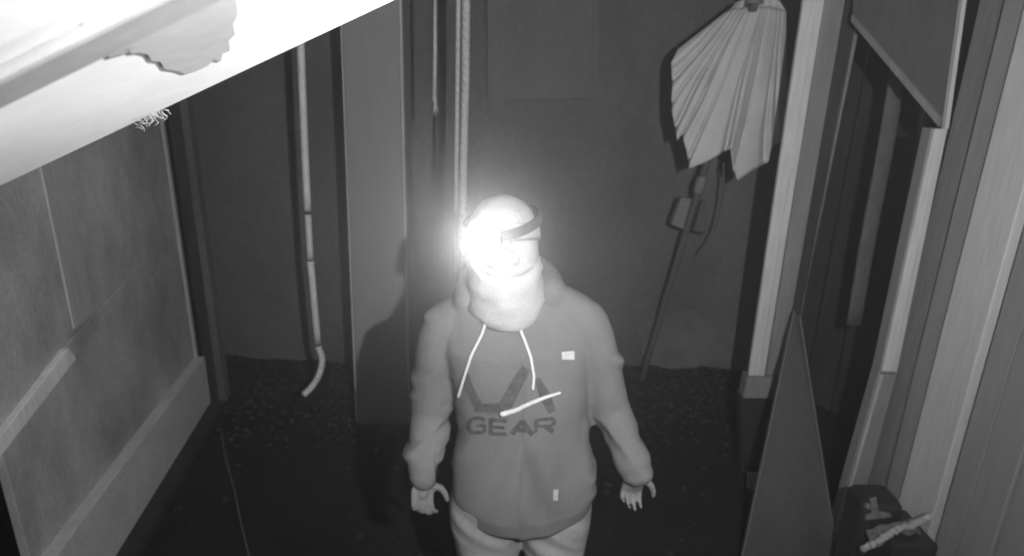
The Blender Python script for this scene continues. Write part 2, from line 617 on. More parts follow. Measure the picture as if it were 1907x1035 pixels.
colbox('corner_bead', 0.96, 1.0, -0.006, 0.03, MT['paleline'], 0.02)

# ------------------------------------------------------------------ hanging cord and ropes
YR = 2.9
t = thing('hanging_twine', at(810, 200, YR), 'short thin hanging cord with a frayed end beside the column', 'cord')
tube_obj('cord_length', [at(810, -40, YR), at(810, 90, YR), at(809, 185, YR)], [0.0075, 0.0085, 0.009], MT['rope'], t, 8)
tube_obj('cord_knot', [at(809, 183, YR), at(810, 191, YR)], [0.011, 0.009], MT['rope'], t, 8, ends=True)
bm = bmesh.new()
for k in range(7):
    a = at(810 + random.uniform(-2, 2), 190, YR)
    b = at(811 + random.uniform(-6, 6), 205 + random.uniform(-5, 14), YR + random.uniform(-.01, .01))
    tube(bm, [a, a.lerp(b, .5) + Vector((random.uniform(-.004, .004), 0, 0)), b], [0.003, 0.0025, 0.001], 5)
from_bm('frayed_end', bm, MT['rope'], t)
def rope(px, r, lab):
    P_ = smooth_path([at(u, v, YR) for u, v in px], 10)
    bm = bmesh.new()
    nst = 3
    L = [0]
    for a, b in zip(P_, P_[1:]):
        L.append(L[-1] + (b - a).length)
    for s in range(nst):
        q = [p + Vector((math.cos(l * 55 + s * 2.094), math.sin(l * 55 + s * 2.094), 0)) * r * 0.3 for p, l in zip(P_, L)]
        tube(bm, q, r * 0.72, 9)
    o = from_bm('hanging_rope', bm, MT['rope'], smooth=True)
    return tag(o, lab, 'rope', 'ropes hanging behind the person')
def dense(px, n=16):
    out = []
    for (a, b), (c_, d) in zip(px, px[1:]):
        for k in range(n):
            out.append((a + (c_ - a) * k / n, b + (d - b) * k / n))
    return out + [px[-1]]
rope(dense([(854, -40), (852, 150), (850, 300), (848, 560)], 6), 0.0105, 'thinner of the two pale ropes hanging behind the headlamp')
rope(dense([(868, -40), (867, 150), (863, 300), (860, 560)], 6), 0.0185, 'thicker of the two pale ropes hanging behind the headlamp')

# ------------------------------------------------------------------ the two gate posts
def post(foot_uv, px_top, px_mid, px_foot, Y, w, side, zs, lab, name='gate_post'):
    """white face to height of px_mid, bare grey timber below; each px is (left, right, v)"""
    t = thing(name, grd(px_foot[0], px_foot[2]), lab, 'post', 'gate posts at the right')
    tl, tr = at(px_top[0], px_top[2], Y), at(px_top[1], px_top[2], Y)
    ml, mr = at(px_mid[0], px_mid[2], Y), at(px_mid[1], px_mid[2], Y)
    fl, fr_ = at(px_foot[0], px_foot[2], Y), at(px_foot[1], px_foot[2], Y)
    mz = (ml.z + mr.z) / 2
    ml.z = mr.z = mz
    fl.z = fr_.z = -0.02
    back = Vector((side, 0.09, 0))
    slab('painted_face', [ml, mr, tr, tl], Vector((0, 0.025, 0)), MT['postw'], t, bevel=0.004)
    # a raised bead along the face
    slab('face_bead', [ml.lerp(mr, .62) + Vector((0, -.006, 0.004)), ml.lerp(mr, .72) + Vector((0, -.006, 0.004)), tl.lerp(tr, .72) + Vector((0, -.006, 0)), tl.lerp(tr, .62) + Vector((0, -.006, 0))], Vector((0, 0.005, 0)), MT['postw'], t)
    return t, (tl, tr, ml, mr, fl, fr_)

def vq(a, b, c_, d, off):
    return [a, b, c_, d], off

YP1 = 3.0
p1, (tl, tr, ml, mr, fl, fr_) = post(None, (1501, 1541, -30), (1394, 1424, 700), (1386, 1412, 880), YP1, 0.11, 0.05, 0.6, 'white faced gate post with a dark notch at its foot beside the parasol')
yy = Vector((0, 0.03, 0))
# bare side boards stepping back to the right of the white face
a0, a1 = at(1424, 715, YP1 + .03), at(1541, -30, YP1 + .03)
b0, b1 = at(1452, 715, YP1 + .03), at(1580, -30, YP1 + .03)
slab('post_side', [a0, b0, b1, a1], Vector((0, 0.05, 0)), MT['postg'], p1, bevel=0.004)
d0, d1 = at(1452, 690, YP1 + .09), at(1582, -30, YP1 + .09)
e0, e1 = at(1492, 560, YP1 + .09), at(1613, -30, YP1 + .09)
slab('rear_batten', [d0, at(1478, 640, YP1 + .09), e0, e1, d1], Vector((0, 0.05, 0)), MT['darkwood'], p1, bevel=0.003)
slab('rebate_strip', [at(1490, 600, YP1 + .07), at(1497, 560, YP1 + .07), at(1617, -30, YP1 + .07), at(1609, -30, YP1 + .07)], Vector((0, 0.015, 0)), MT['postg'], p1)
k0, k1 = at(1384, 742, YP1), at(1440, 742, YP1)
slab('foot_block', [k0, k1, at(1452, 702, YP1 + .0), at(1392, 702, YP1 + .0)], Vector((0, 0.08, 0)), MT['postg'], p1, bevel=0.006)
f0, f1 = grd(1382, 880), grd(1420, 880)
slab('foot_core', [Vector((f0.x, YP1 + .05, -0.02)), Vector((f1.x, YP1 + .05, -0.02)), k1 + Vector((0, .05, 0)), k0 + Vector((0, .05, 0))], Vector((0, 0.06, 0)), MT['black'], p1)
slab('foot_cleat', [at(1392, 930, YP1 - .1), at(1408, 930, YP1 - .1), at(1412, 882, YP1 - .1), at(1394, 882, YP1 - .1)], Vector((0, 0.02, 0)), MT['greywood'], p1)

YP2 = 2.5
p2, (tl2, tr2, ml2, mr2, fl2, fr2) = post(None, (1741, 1765, 240), (1643, 1671, 692), (1556, 1590, 1000), YP2, 0.11, 0.05, 0.8, 'white faced gate post against the boarded wall under the grey gusset')
slab('post_core', [Vector((fl2.x, YP2 + .026, -.02)), Vector((fr2.x + .01, YP2 + .026, -.02)), mr2 + Vector((.02, .026, 0)), tr2 + Vector((.02, .026, 0)), tl2 + Vector((0.004, .026, 0)), ml2 + Vector((0.004, .026, 0))], Vector((0, 0.06, 0)), MT['greywood'], p2, bevel=0.003)
slab('lower_face', [Vector((fl2.x, YP2, 0)), Vector((fr2.x, YP2, 0)), mr2 + Vector((0, 0, -.012)), ml2 + Vector((0, 0, -.012))], Vector((0, 0.02, 0)), MT['postg'], p2, bevel=0.003)
slab('lower_edge', [Vector((fl2.x - .006, YP2 - .004, 0)), Vector((fl2.x + .006, YP2 - .004, 0)), ml2 + Vector((.006, -.004, -.012)), ml2 + Vector((-.006, -.004, -.012))], Vector((0, 0.024, 0)), MT['paleline'], p2)
slab('upper_edge', [tr2 + Vector((-.012, 0, 0)), tr2 + Vector((.004, 0, 0)), at(1806, -40, YP2), at(1798, -40, YP2)], Vector((0, 0.02, 0)), MT['postw'], p2)

# grey gusset sheet spanning the heads of both posts
gt = thing('gusset_panel', at(1700, 100, 2.7), 'grey triangular sheet closing the top corner between the two gate posts', 'panel')
gq = [at(1588, 40, 2.98), at(1752, 236, 2.53), at(1797, -60, 2.53), at(1590, -60, 2.98)]
gn = (gq[1] - gq[0]).cross(gq[2] - gq[0]).normalized()
if gn.y < 0: gn = -gn
slab('sheet', gq, gn * 0.015, MT['gusset'], gt)
def lerp2(a, b, k): return a + (b - a) * k
ed = (gq[1] - gq[0])
upv = (gq[3] - gq[0]).normalized()
for nm, a, b in (('edge_strip', gq[0], gq[1]),):
    slab(nm, [a - gn * .012, b - gn * .012, b - gn * .012 + Vector((0, 0, .035)), a - gn * .012 + Vector((0, 0, .03))], gn * 0.01, MT['postg'], gt)

# ------------------------------------------------------------------ added dark fence keeping the gate opening dark, and the strap in it
ft = thing('board_fence', (2.6, 3.4, 0), 'dark board fence added to darken the opening between the gate posts', 'fence')
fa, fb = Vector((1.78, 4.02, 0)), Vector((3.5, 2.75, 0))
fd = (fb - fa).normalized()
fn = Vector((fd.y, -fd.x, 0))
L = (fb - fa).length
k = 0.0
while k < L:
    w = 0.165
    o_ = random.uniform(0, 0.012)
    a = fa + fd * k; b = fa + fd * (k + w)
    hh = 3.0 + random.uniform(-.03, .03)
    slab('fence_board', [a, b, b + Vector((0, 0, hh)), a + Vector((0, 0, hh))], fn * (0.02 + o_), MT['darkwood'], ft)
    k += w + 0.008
st = [at(1668, 165, 3.1), at(1645, 300, 3.1), at(1618, 440, 3.1), at(1590, 605, 3.1)]
bm = bmesh.new()
P_ = smooth_path([at(1680, 90, 3.1)] + st, 5)
tube(bm, P_, 0.042, 10, flat=0.25)
tag(from_bm('hanging_strap', bm, MT['strapg'], smooth=True), 'dull flat strap hanging in the dark gate opening', 'strap')

# ------------------------------------------------------------------ boarded wall at the right
C0 = grd(1580, 985); C0.z = 0
rd = Vector((0.07, -1, 0)).normalized()
rn = Vector((-1, -0.07, 0)).normalized()
def rs(u, v):
    return (on_plane(u, v, C0, rn) - C0).dot(rd)
def rbox(name, s0, s1, z0, z1, d0, d1, m, parent, bevel=0.004):
    bm = bmesh.new()
    W = lambda s, z, d: C0 + rd * s + rn * d + Vector((0, 0, z))
    hexa(bm, [W(s0, z0, d0), W(s1, z0, d0), W(s1, z1, d0), W(s0, z1, d0)], [W(s0, z0, d1), W(s1, z0, d1), W(s1, z1, d1), W(s0, z1, d1)])
    return from_bm(name, bm, m, parent, bevel=bevel)
rw = thing('boarded_wall', C0, 'painted vertical boards of the wall right of the gate', 'wall')
sv = [rs(u, 500) for u in (1716, 1746, 1789, 1871, 1884)]
rbox('reveal_board', sv[0] - .06, sv[1], 0, 3.2, -0.06, -0.03, MT['postg'], rw)  # darker grey puts the shade of the reveal into the colour
rbox('frame_board', sv[1] + .002, sv[2] - .002, 0, 3.2, -0.06, -0.004, MT['greywood'], rw)
rbox('frame_board', sv[2], sv[3], 0, 3.2, -0.06, 0.014, MT['cream'], rw)
rbox('recess_strip', sv[3] + .002, sv[4], 0, 3.2, -0.06, -0.03, MT['darkwood'], rw)  # dark colour stands in for shade inside the groove
s = sv[4] + .002
for w, d in ((0.10, 0.0), (0.13, 0.006), (0.13, -0.004), (0.14, 0.004), (0.14, 0.0), (0.14, 0.005), (0.14, 0)):
    rbox('wall_plank', s, s + w, 0, 3.2, -0.06, d, MT['greywood'], rw)
    s += w + 0.006

# ------------------------------------------------------------------ sheet leaning by the gate post
q = [at(1482, 578, 2.98), grd(1384, 1060), grd(1566, 1045), at(1537, 890, 2.56)]
q[1].z = q[2].z = 0.0
tri = [at(1478, 578, 2.95), at(1490, 590, 2.95), Vector(grd(1562, 1045)), Vector(grd(1376, 1060))]
nrm = (tri[2] - tri[1]).cross(tri[3] - tri[1]).normalized()
if nrm.y < 0: nrm = -nrm
lt = thing('leaning_sheet', (tri[2] + tri[3]) / 2, 'dull narrow wedge of sheet leaning between the two gate posts', 'sheet')
slab('sheet_body', tri, nrm * 0.015, MT['ply'], lt)
for a, b in ((tri[1], tri[2]), (tri[3], tri[0])):
    e = (tri[3] - tri[2]).normalized() * (0.004 if a is tri[1] else -0.004)
    slab('sheet_edge', [a - nrm * .004, b - nrm * .004, b + e - nrm * .004, a + e - nrm * .004], nrm * 0.003, MT['postg'], lt)

# ------------------------------------------------------------------ parasol
pb, pt = at(1188, 728, 3.95), at(1408, 0, 3.55)
pb = grd(1188, 728)
pa = thing('parasol', pb, 'pale cloth parasol folded shut on its leaning pole beside the white gate post', 'parasol')
ptop = pb.lerp(pt, 1.05)
tube_obj('pole', [pb.lerp(ptop, k / 12) for k in range(13)], 0.021, MT['pole'], pa, 12)
# canopy: pleated cloth hanging from the crown, rows of (left px, right px, v)
YCN = 3.5
near_hem = [(1262, 92), (1250, 118), (1252, 150), (1251, 205), (1262, 262), (1270, 252), (1279, 280), (1284, 314), (1310, 304), (1336, 290), (1361, 276), (1366, 318), (1374, 336), (1400, 318), (1430, 302), (1438, 276), (1467, 250)]
far_hem = [(1470, 220), (1440, 235), (1400, 240), (1350, 215), (1310, 170), (1285, 120)]
near_top = [(1352, 22), (1372, 16), (1400, 12), (1436, 12), (1464, 20)]
far_top = [(1450, 0), (1410, -6), (1372, 4)]
def resample(pl, n):
    L = [0.0]
    for (a, b), (c_, d) in zip(pl, pl[1:]):
        L.append(L[-1] + math.hypot(c_ - a, d - b))
    out = []
    for i in range(n):
        t = L[-1] * i / (n - 1)
        k = max(q for q in range(len(L) - 1) if L[q] <= t + 1e-9)
        f = (t - L[k]) / (L[k + 1] - L[k])
        out.append((pl[k][0] + (pl[k + 1][0] - pl[k][0]) * f, pl[k][1] + (pl[k + 1][1] - pl[k][1]) * f))
    return out
NN, NF = 260, 90
hem_px = resample(near_hem, NN) + resample(far_hem, NF)
top_px = resample(near_top, NN) + resample(far_top, NF)
folds = [(.06, .7), (.125, 1.0), (.20, .6), (.27, 1.1), (.345, 1.2), (.45, .7), (.60, 1.3), (.72, .5), (.86, 1.0), (.93, .9)]
def px_of(p):
    d = p - c
    k = d.dot(fwd)
    return 953.5 + F * d.dot(rt) / k, 517.5 - F * d.dot(up) / k
allr = []
NT = 36
for j in range(NT + 1):
    t_ = j / NT
    ring = []
    for i in range(NN + NF):
        (u0, v0), (u1, v1) = top_px[i], hem_px[i]
        near = i < NN
        sq = i / (NN - 1) if near else (i - NN) / (NF - 1)
        w = math.sin(math.pi * (0.02 + 0.96 * sq)) ** 0.6
        dep = (0.05 + 0.15 * t_ ** 0.8) * w
        pl = 0.0
        if near:
            wob = sq + 0.010 * math.sin(t_ * 5 + sq * 20) + 0.006 * noise.noise(Vector((sq * 14, t_ * 5, 8)))
            for q, am in folds:
                dq = wob - q
                pl -= am * math.exp(-(dq / 0.0125) ** 2)
                pl += 0.15 * am * math.exp(-((dq - .032) / 0.024) ** 2)
            pl += 0.5 * noise.noise(Vector((sq * 9, t_ * 1.5, 3)))
        else:
            pl = 0.5 * math.sin(sq * 30)
        dep += pl * (0.010 + 0.034 * t_) * min(1, 6 * sq, 6 * (1 - sq))
        Yq = YCN - dep if near else YCN + dep * 0.8
        u = u0 + (u1 - u0) * t_
        v = v0 + (v1 - v0) * t_
        ring.append(at(u, v, Yq))
    allr.append(ring)
bm = bmesh.new()
loft(bm, allr, cap=False)
cn = from_bm('canopy', bm, MT['canopy'], pa, smooth=True)
sm = cn.modifiers.new('cloth', 'SOLIDIFY'); sm.thickness = 0.003
tube_obj('crown_cap', [at(1404, 10, YCN), at(1404, -30, YCN)], [0.05, 0.035], MT['crank'], pa, 14)
cx = at(1404, 14, YCN - .09)
slab('crown_clip', [cx + Vector((-.02, 0, -.02)), cx + Vector((.02, 0, -.02)), cx + Vector((.02, 0, .02)), cx + Vector((-.02, 0, .02))], Vector((0, .03, 0)), MT['band'], pa, bevel=.004)
# crank housing and its winder on the pole
ax = (ptop - pb).normalized()
def on_pole(v):
    best = min((pb.lerp(ptop, k / 400) for k in range(401)), key=lambda p: abs(px_of(p)[1] - v))
    return best
h0, h1 = on_pole(428), on_pole(370)
sx = ax.cross(Vector((0, 1, 0))).normalized()
if sx.x > 0: sx = -sx
fr0 = Vector((0, -0.035, 0))
slab('crank_housing', [h0 + sx * .03 + fr0, h0 + sx * .115 + fr0 + ax * .02, h1 + sx * .10 + fr0 , h1 + sx * .03 + fr0], Vector((0, .07, 0)), MT['crank'], pa, bevel=.012)
slab('crank_bracket', [h0 - sx * .03 + fr0, h0 - sx * .12 + fr0, h1 - sx * .06 + fr0, h1 - sx * .03 + fr0], Vector((0, .05, 0)), MT['pole'], pa, bevel=.008)
cl = on_pole(345)
tube_obj('slide_collar', [cl - ax * .03, cl + ax * .03], 0.034, MT['crank'], pa, 12, ends=True)
cr = [on_pole(300) - sx * .10, on_pole(350) - sx * .15, on_pole(420) - sx * .17, on_pole(470) - sx * .12]
tube_obj('pull_cord', smooth_path(cr, 6), 0.006, MT['pole'], pa, 6)

# ------------------------------------------------------------------ things by the wall foot at the lower right
bc = grd(1650, 1080)
YBk = 2.12
kt = thing('plastic_bin', Vector((at(1650, 960, YBk).x, YBk, 0)), 'black plastic container with rounded corners standing against the boards', 'container')
def rrect(p0, w, d, r, z, lean=0.0):
    out = []
    for cxx, cyy, a0_ in ((w / 2 - r, d / 2 - r, 0), (-w / 2 + r, d / 2 - r, 90), (-w / 2 + r, -d / 2 + r, 180), (w / 2 - r, -d / 2 + r, 270)):
        for k in range(5):
            a = R(a0_ + k * 22.5)
            out.append(Vector((p0.x + cxx + r * math.cos(a), p0.y + cyy + r * math.sin(a), z)))
    return out
bl, br = at(1606, 940, YBk), at(1684, 940, YBk)
bw_ = (br - bl).length
cen_ = (bl + br) / 2
zt = at(1645, 936, YBk).z
bm = bmesh.new()
loft(bm, [rrect(Vector((cen_.x, YBk + .06, 0)), bw_ * 0.95, .14, .03, 0.0), rrect(Vector((cen_.x, YBk + .06, 0)), bw_, .16, .035, zt * 0.9),
          rrect(Vector((cen_.x, YBk + .06, 0)), bw_ * .98, .155, .035, zt * 0.96), rrect(Vector((cen_.x, YBk + .06, 0)), bw_ * .86, .13, .03, zt)])
from_bm('container_body', bm, MT['black'], kt, smooth=False, bevel=.004)
la = [at(1612, 968, YBk - .022), at(1660, 962, YBk - .022), at(1658, 955, YBk - .022), at(1636, 952, YBk - .022), at(1632, 925, YBk - .022), at(1620, 928, YBk - .022), at(1624, 955, YBk - .022), at(1611, 960, YBk - .022)]
slab('worn_label', la, Vector((0, .004, 0)), MT['label'], kt)
# rag draped below
bm = bmesh.new()
na, nb_ = 22, 10
V = []
for j in range(nb_ + 1):
    row = []
    for i in range(na + 1):
        fu, fv = i / na, j / nb_
        u = 1612 + 95 * fu + 8 * fv
        v = 985 - 22 * fu + (26 + 10 * math.sin(fu * 9)) * fv + 4 * noise.noise(Vector((fu * 5, fv * 5, 0)))
        row.append(bm.verts.new(at(u, v, YBk - .05 - .03 * fv + .02 * noise.noise(Vector((fu * 6, fv * 4, 4))))))
    V.append(row)
for j in range(nb_):
    for i in range(na):
        bm.faces.new((V[j][i], V[j][i + 1], V[j + 1][i + 1], V[j + 1][i]))
rg = from_bm('rag', bm, MT['rag'], smooth=True)
sd = rg.modifiers.new('cloth', 'SOLIDIFY'); sd.thickness = 0.004
tag(rg, 'crumpled grey rag hanging over the black container', 'rag')
# rough splintered stick
bm = bmesh.new()
P_ = smooth_path([at(1606, 1022, 2.0), at(1640, 1004, 2.0), at(1672, 984, 2.01), at(1700, 976, 2.02), at(1735, 958, 2.03)], 8)
rad = [0.011 + 0.005 * noise.noise(Vector((k * .8, 0, 0))) + 0.004 * random.random() for k in range(len(P_))]
P_ = [p + Vector((0, random.uniform(-.003, .003), random.uniform(-.004, .004))) for p in P_]
tube(bm, P_, rad, 9)
tag(from_bm('broken_stick', bm, MT['stick'], smooth=False), 'rough pale splintered stick lying across the black container', 'stick')
# pale block at the foot of the second post
bq = grd(1545, 998)
bm = bmesh.new()
box_bm(bm, bq.x - .035, bq.x + .035, bq.y - .03, bq.y + .04, -0.01, .05, None)
tag(from_bm('block', bm, MT['block'], bevel=.008), 'small pale block on the ground at the foot of the gate post', 'block')
# dark tray under the stick
bm = bmesh.new()
box_bm(bm, at(1655, 1030, 2.0).x, at(1738, 1030, 2.0).x, 1.98, 2.20, 0.0, at(1700, 1008, 2.0).z)
tag(from_bm('crate', bm, MT['black'], bevel=.01), 'low dark box under the pale stick beside the boards', 'box')

# thin cable lying on the soil at the left
P_ = smooth_path([grd(412, 800), grd(420, 850), grd(436, 910), grd(448, 970), grd(470, 1060)], 8)
tag(tube_obj('ground_cable', [p + Vector((0, 0, .004)) for p in P_], 0.006, MT['pole'], None, 6), 'thin cable lying on the dark soil at the foot of the side wall', 'cable')

# ------------------------------------------------------------------ the person
PY = 1.66
per = None
def A3(u, v, Y):
    return at(u, v, Y)

head_c = A3(938, 462, 1.68)             # centre of the skull
hr = Matrix.Rotation(R(-8), 3, 'Y') @ Matrix.Rotation(R(-13), 3, 'Z') @ Matrix.Rotation(R(-12), 3, 'X')   # turned to its right and tipped up
def H(x, y, z):
    return head_c + hr @ Vector((x, y, z))

# ---- skin: one continuous body
sh_r = A3(828, 618, 1.68)     # picture left
sh_l = A3(1080, 606, 1.68)    # picture right
el_r = A3(803, 765, 1.70)
el_l = A3(1128, 745, 1.70)
wr_r = A3(788, 886, 1.60)
wr_l = A3(1188, 876, 1.60)
hip_z = 0.92
px_ = A3(972, 800, 1.68).x
bm = bmesh.new()
ellipsoid(bm, H(0, 0.01, 0.035), (0.080, 0.098, 0.095), hr)
ellipsoid(bm, H(0, -0.030, -0.045), (0.064, 0.066, 0.078), hr)         # face and jaw
ellipsoid(bm, H(0, -0.068, -0.098), (0.030, 0.026, 0.024), hr)         # chin
ellipsoid(bm, H(0, -0.082, 0.028), (0.058, 0.022, 0.016), hr)          # brow
tube(bm, [H(0, -.088, .018), H(0, -.100, -.005), H(0, -.112, -.030)], [.011, .013, .016], 10, ends=True)   # nose
for s in (-1, 1):
    ellipsoid(bm, H(.014 * s, -.101, -.034), (.010, .010, .009), hr, 10, 8)
    ellipsoid(bm, H(.042 * s, -.074, -.026), (.022, .018, .018), hr, 12, 8)    # cheek
    ellipsoid(bm, H(.083 * s, .012, -.012), (.008, .022, .034), hr, 12, 8)     # ear
ellipsoid(bm, H(0, -.093, -.062), (.026, .012, .006), hr, 14, 8)       # lips
ellipsoid(bm, H(0, -.091, -.073), (.023, .012, .007), hr, 14, 8)
neck_b = Vector((px_ - .02, 1.70, 1.42))
tube(bm, [H(0, .02, -.05), H(0, .02, -.10).lerp(neck_b, .5), neck_b], [.062, .060, .068], 16, ends=True)
tube(bm, [neck_b, Vector((px_, 1.70, 1.25)), Vector((px_, 1.70, 1.05)), Vector((px_, 1.70, 0.9))], [.10, .13, .13, .14], 16, ends=True)
tube(bm, [neck_b, sh_r, el_r, wr_r], [.06, .05, .040, .027], 14, ends=True)
tube(bm, [neck_b, sh_l, el_l, wr_l], [.06, .05, .040, .027], 14, ends=True)
kn = {}
for s, uu in ((-1, 905), (1, 1040)):
    hx = px_ + .095 * s
    tube(bm, [Vector((hx, 1.70, .90)), Vector((hx + .01 * s, 1.69, .50)), Vector((hx + .015 * s, 1.72, .10))], [.085, .058, .042], 14, ends=True)

def hand(bm, wrist, dirn, palm_n, across, curl, thumb_side, spread=1.0, sc=1.0):
    """dirn: wrist to knuckles; across: from the index to the little finger; palm_n: out of the palm"""
    dirn = dirn.normalized(); across = (across - dirn * across.dot(dirn)).normalized(); palm_n = palm_n.normalized()
    palm = wrist + dirn * .05 * sc
    rot = Matrix((across, palm_n, dirn)).transposed()
    ellipsoid(bm, palm, (.042 * sc, .016 * sc, .055 * sc), rot, 16, 10)
    tube(bm, [wrist - dirn * .04, wrist, palm], [.026 * sc, .025 * sc, .022 * sc], 12, ends=True)
    lens = (.066, .076, .070, .054)
    for k in range(4):
        off = (k - 1.5) * .0205 * sc
        base = palm + dirn * (.040 - abs(k - 1.3) * .004) * sc + across * off
        d = (dirn + across * (k - 1.5) * .10 * spread).normalized()
        pts = [base - d * .02]
        L = lens[k] * sc
        ang = 0.0
        q = base
        pts.append(q)
        for j, fr in enumerate((.45, .31, .24)):
            ang += curl[j] * (1 + .12 * k)
            dd = d * math.cos(ang) + palm_n * math.sin(ang)
            q = q + dd * L * fr
            pts.append(q)
        tube(bm, pts, [.0095 * sc, .0098 * sc, .009 * sc, .0082 * sc, .0068 * sc], 10, ends=True)
    tb = wrist + dirn * .022 * sc - across * .028 * sc
    t1 = tb - across * .030 * sc + dirn * .022 * sc + palm_n * .012 * sc
    t2 = t1 - across * .014 * sc + dirn * .026 * sc + palm_n * .006 * sc
    t3 = t2 - across * .004 * sc + dirn * .022 * sc + palm_n * .004 * sc
    tube(bm, [tb + across * .012 * sc, tb, t1, t2, t3], [.012 * sc, .0145 * sc, .0125 * sc, .0105 * sc, .008 * sc], 10, ends=True)

# picture right: palm turned forward, thumb standing out to the right
dl = (A3(1172, 922, 1.63) - wr_l)
hand(bm, wr_l + dl.normalized() * .012, dl, Vector((0.05, -1, -.15)), Vector((-1, 0, -.25)), (.42, .55, .45), 1, .55, .88)
# picture left: back of the hand forward, fingers loosely bent
dr = (A3(786, 950, 1.57) - wr_r)
hand(bm, wr_r + dr.normalized() * .008, dr, Vector((.35, .85, 0)), Vector((-1, -.35, -.05)), (.30, .42, .35), -1, .5, .9)
body_me = remeshed(bm, 0.0042, 3)
# eye sockets and mouth line pressed into the face
inv = hr.inverted()
for vtx in body_me.vertices:
    l = inv @ (vtx.co - head_c)
    if l.y < -0.03 and abs(l.x) < .08 and -.13 < l.z < .09:
        for s in (-1, 1):
            e = math.exp(-(((l.x - .031 * s) / .017) ** 2 + ((l.z - .004) / .011) ** 2))
            vtx.co += hr @ Vector((0, .014 * e, 0))
        mth = math.exp(-((l.x / .024) ** 4 + ((l.z + .0675) / .0028) ** 2))
        vtx.co += hr @ Vector((0, .004 * mth, 0))
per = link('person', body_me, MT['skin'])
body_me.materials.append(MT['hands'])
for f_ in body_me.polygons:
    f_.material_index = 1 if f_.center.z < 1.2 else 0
tag(per, 'person in a pale beanie with a lit headlamp and a grey hooded top', 'person')

# eyes, brows
for s in (-1, 1):
    bm = bmesh.new()
    ellipsoid(bm, H(.031 * s, -.074, .004), (.0125, .0125, .0105), hr, 16, 10)
    ey = from_bm('eye', bm, MT['eye'], per, smooth=True)
    bm = bmesh.new()
    ellipsoid(bm, H(.031 * s, -.0845, .005), (.005, .003, .005), hr, 12, 8)
    from_bm('iris', bm, MT['pupil'], ey, smooth=True)
    bm = bmesh.new()
    tube(bm, [H(.014 * s, -.100, .022), H(.032 * s, -.100, .028), H(.050 * s, -.088, .022)], [.003, .004, .002], 8)
    from_bm('eyebrow', bm, MT['hair'], per, smooth=True)

# ---- beanie
def head_shell(name, m, z_from, z_to, thick, bulge, n=20, seg=48, tilt=0.0, ypad=0.0, noise_a=.003):
    bm = bmesh.new()
    rings = []
    for j in range(n + 1):
        f = j / n
        z = z_from + (z_to - z_from) * math.sin(f * math.pi / 2)
        k = math.sqrt(max(1 - ((z - z_from) / (z_to - z_from)) ** 2.3, 0.0006))
        ring = []
        for i in range(seg):
            a = 2 * math.pi * i / seg
            x = (.086 + thick) * k * math.cos(a)
            y = (.108 + thick + ypad) * k * math.sin(a) + .004
            zz = z + tilt * y * (1 - f)
            w = 1 + noise_a * 20 * noise.noise(Vector((x * 16, y * 16, zz * 16)))
            ring.append(H(x * w, y * w, zz))
        rings.append(ring)
    loft(bm, rings)
    return from_bm(name, bm, m, per, smooth=True)
bm = bmesh.new()                       # knitted flaps over the ears and nape
NA = 40
lo_, hi_ = R(-90 + 40), R(270 - 40)
grid = []
for j in range(9):
    f = j / 8
    z = .060 - .165 * f
    row = []
    for i in range(NA + 1):
        a = lo_ + (hi_ - lo_) * i / NA
        w = 1 + .03 * noise.noise(Vector((math.cos(a) * 4, math.sin(a) * 4, z * 25))) - .05 * f - .26 * (math.exp(-((a - lo_) / .30) ** 2) + math.exp(-((hi_ - a) / .30) ** 2)) * min(1, f * 3)
        row.append(bm.verts.new(H((.086 + .013) * w * math.cos(a), (.108 + .012) * w * math.sin(a) + .004, z)))
    grid.append(row)
for j in range(8):
    for i in range(NA):
        bm.faces.new((grid[j][i], grid[j][i + 1], grid[j + 1][i + 1], grid[j + 1][i]))
flap_bm = bm
bean = head_shell('beanie', MT['knit'], .030, .150, .013, 0, tilt=-.06)
bm = bmesh.new()
rings = []
for j, (z, r) in enumerate(((.022, .008), (.018, .016), (.030, .0195), (.050, .0195), (.064, .0175), (.066, .010))):
    rings.append([H((.086 + r) * math.cos(a), (.108 + r) * math.sin(a) + .004, z - .06 * (.108 * math.sin(a))) for a in [2 * math.pi * i / 48 for i in range(48)]])
loft(bm, rings)
cf = from_bm('cuff', bm, MT['knit'], bean, smooth=True)
fl_ = from_bm('ear_flap', flap_bm, MT['knit'], bean, smooth=True)
fm = fl_.modifiers.new('thick', 'SOLIDIFY')
fm.thickness = 0.007

# ---- headlamp: strap, housing, lens
hl_pos = H(-0.006, -.133, .040)
hl = thing('x', hl_pos, '', '')
bpy.data.objects.remove(hl)
bm = bmesh.new()
outer = []
NS = 64
ringsA = []
for i in range(NS + 1):
    a = 2 * math.pi * i / NS
    ca, sa = math.cos(a), math.sin(a)
    zc_ = .068 + .40 * (.10 * sa) + .008
    cs = []
    for dr_, dz in ((.0200, -.014), (.0250, -.014), (.0250, .014), (.0200, .014)):
        cs.append(H((.086 + dr_) * ca, (.108 + dr_) * sa + .004, zc_ + dz))
    ringsA.append(cs)
vs = [[bm.verts.new(p) for p in r] for r in ringsA[:-1]]
for i in range(NS):
    a_, b_ = vs[i], vs[(i + 1) % NS]
    for k in range(4):
        bm.faces.new((a_[k], a_[(k + 1) % 4], b_[(k + 1) % 4], b_[k]))
hstrap = from_bm('headlamp', bm, MT['strap'], per)
lx = hr @ Vector((0, -1, 0))
rotL = Matrix((hr @ Vector((1, 0, 0)), hr @ Vector((0, 0, 1)), lx)).transposed()
base_l = H(-0.010, -.123, .027)
bm = bmesh.new()
def disc(z, rx, ry):
    return [base_l + rotL @ Vector((rx * math.cos(2 * math.pi * i / 24), ry * math.sin(2 * math.pi * i / 24), z)) for i in range(24)]
loft(bm, [disc(-.004, .044, .030), disc(.004, .047, .034), disc(.020, .046, .037), disc(.026, .044, .036), disc(.0262, .041, .034), disc(.022, .040, .033)])
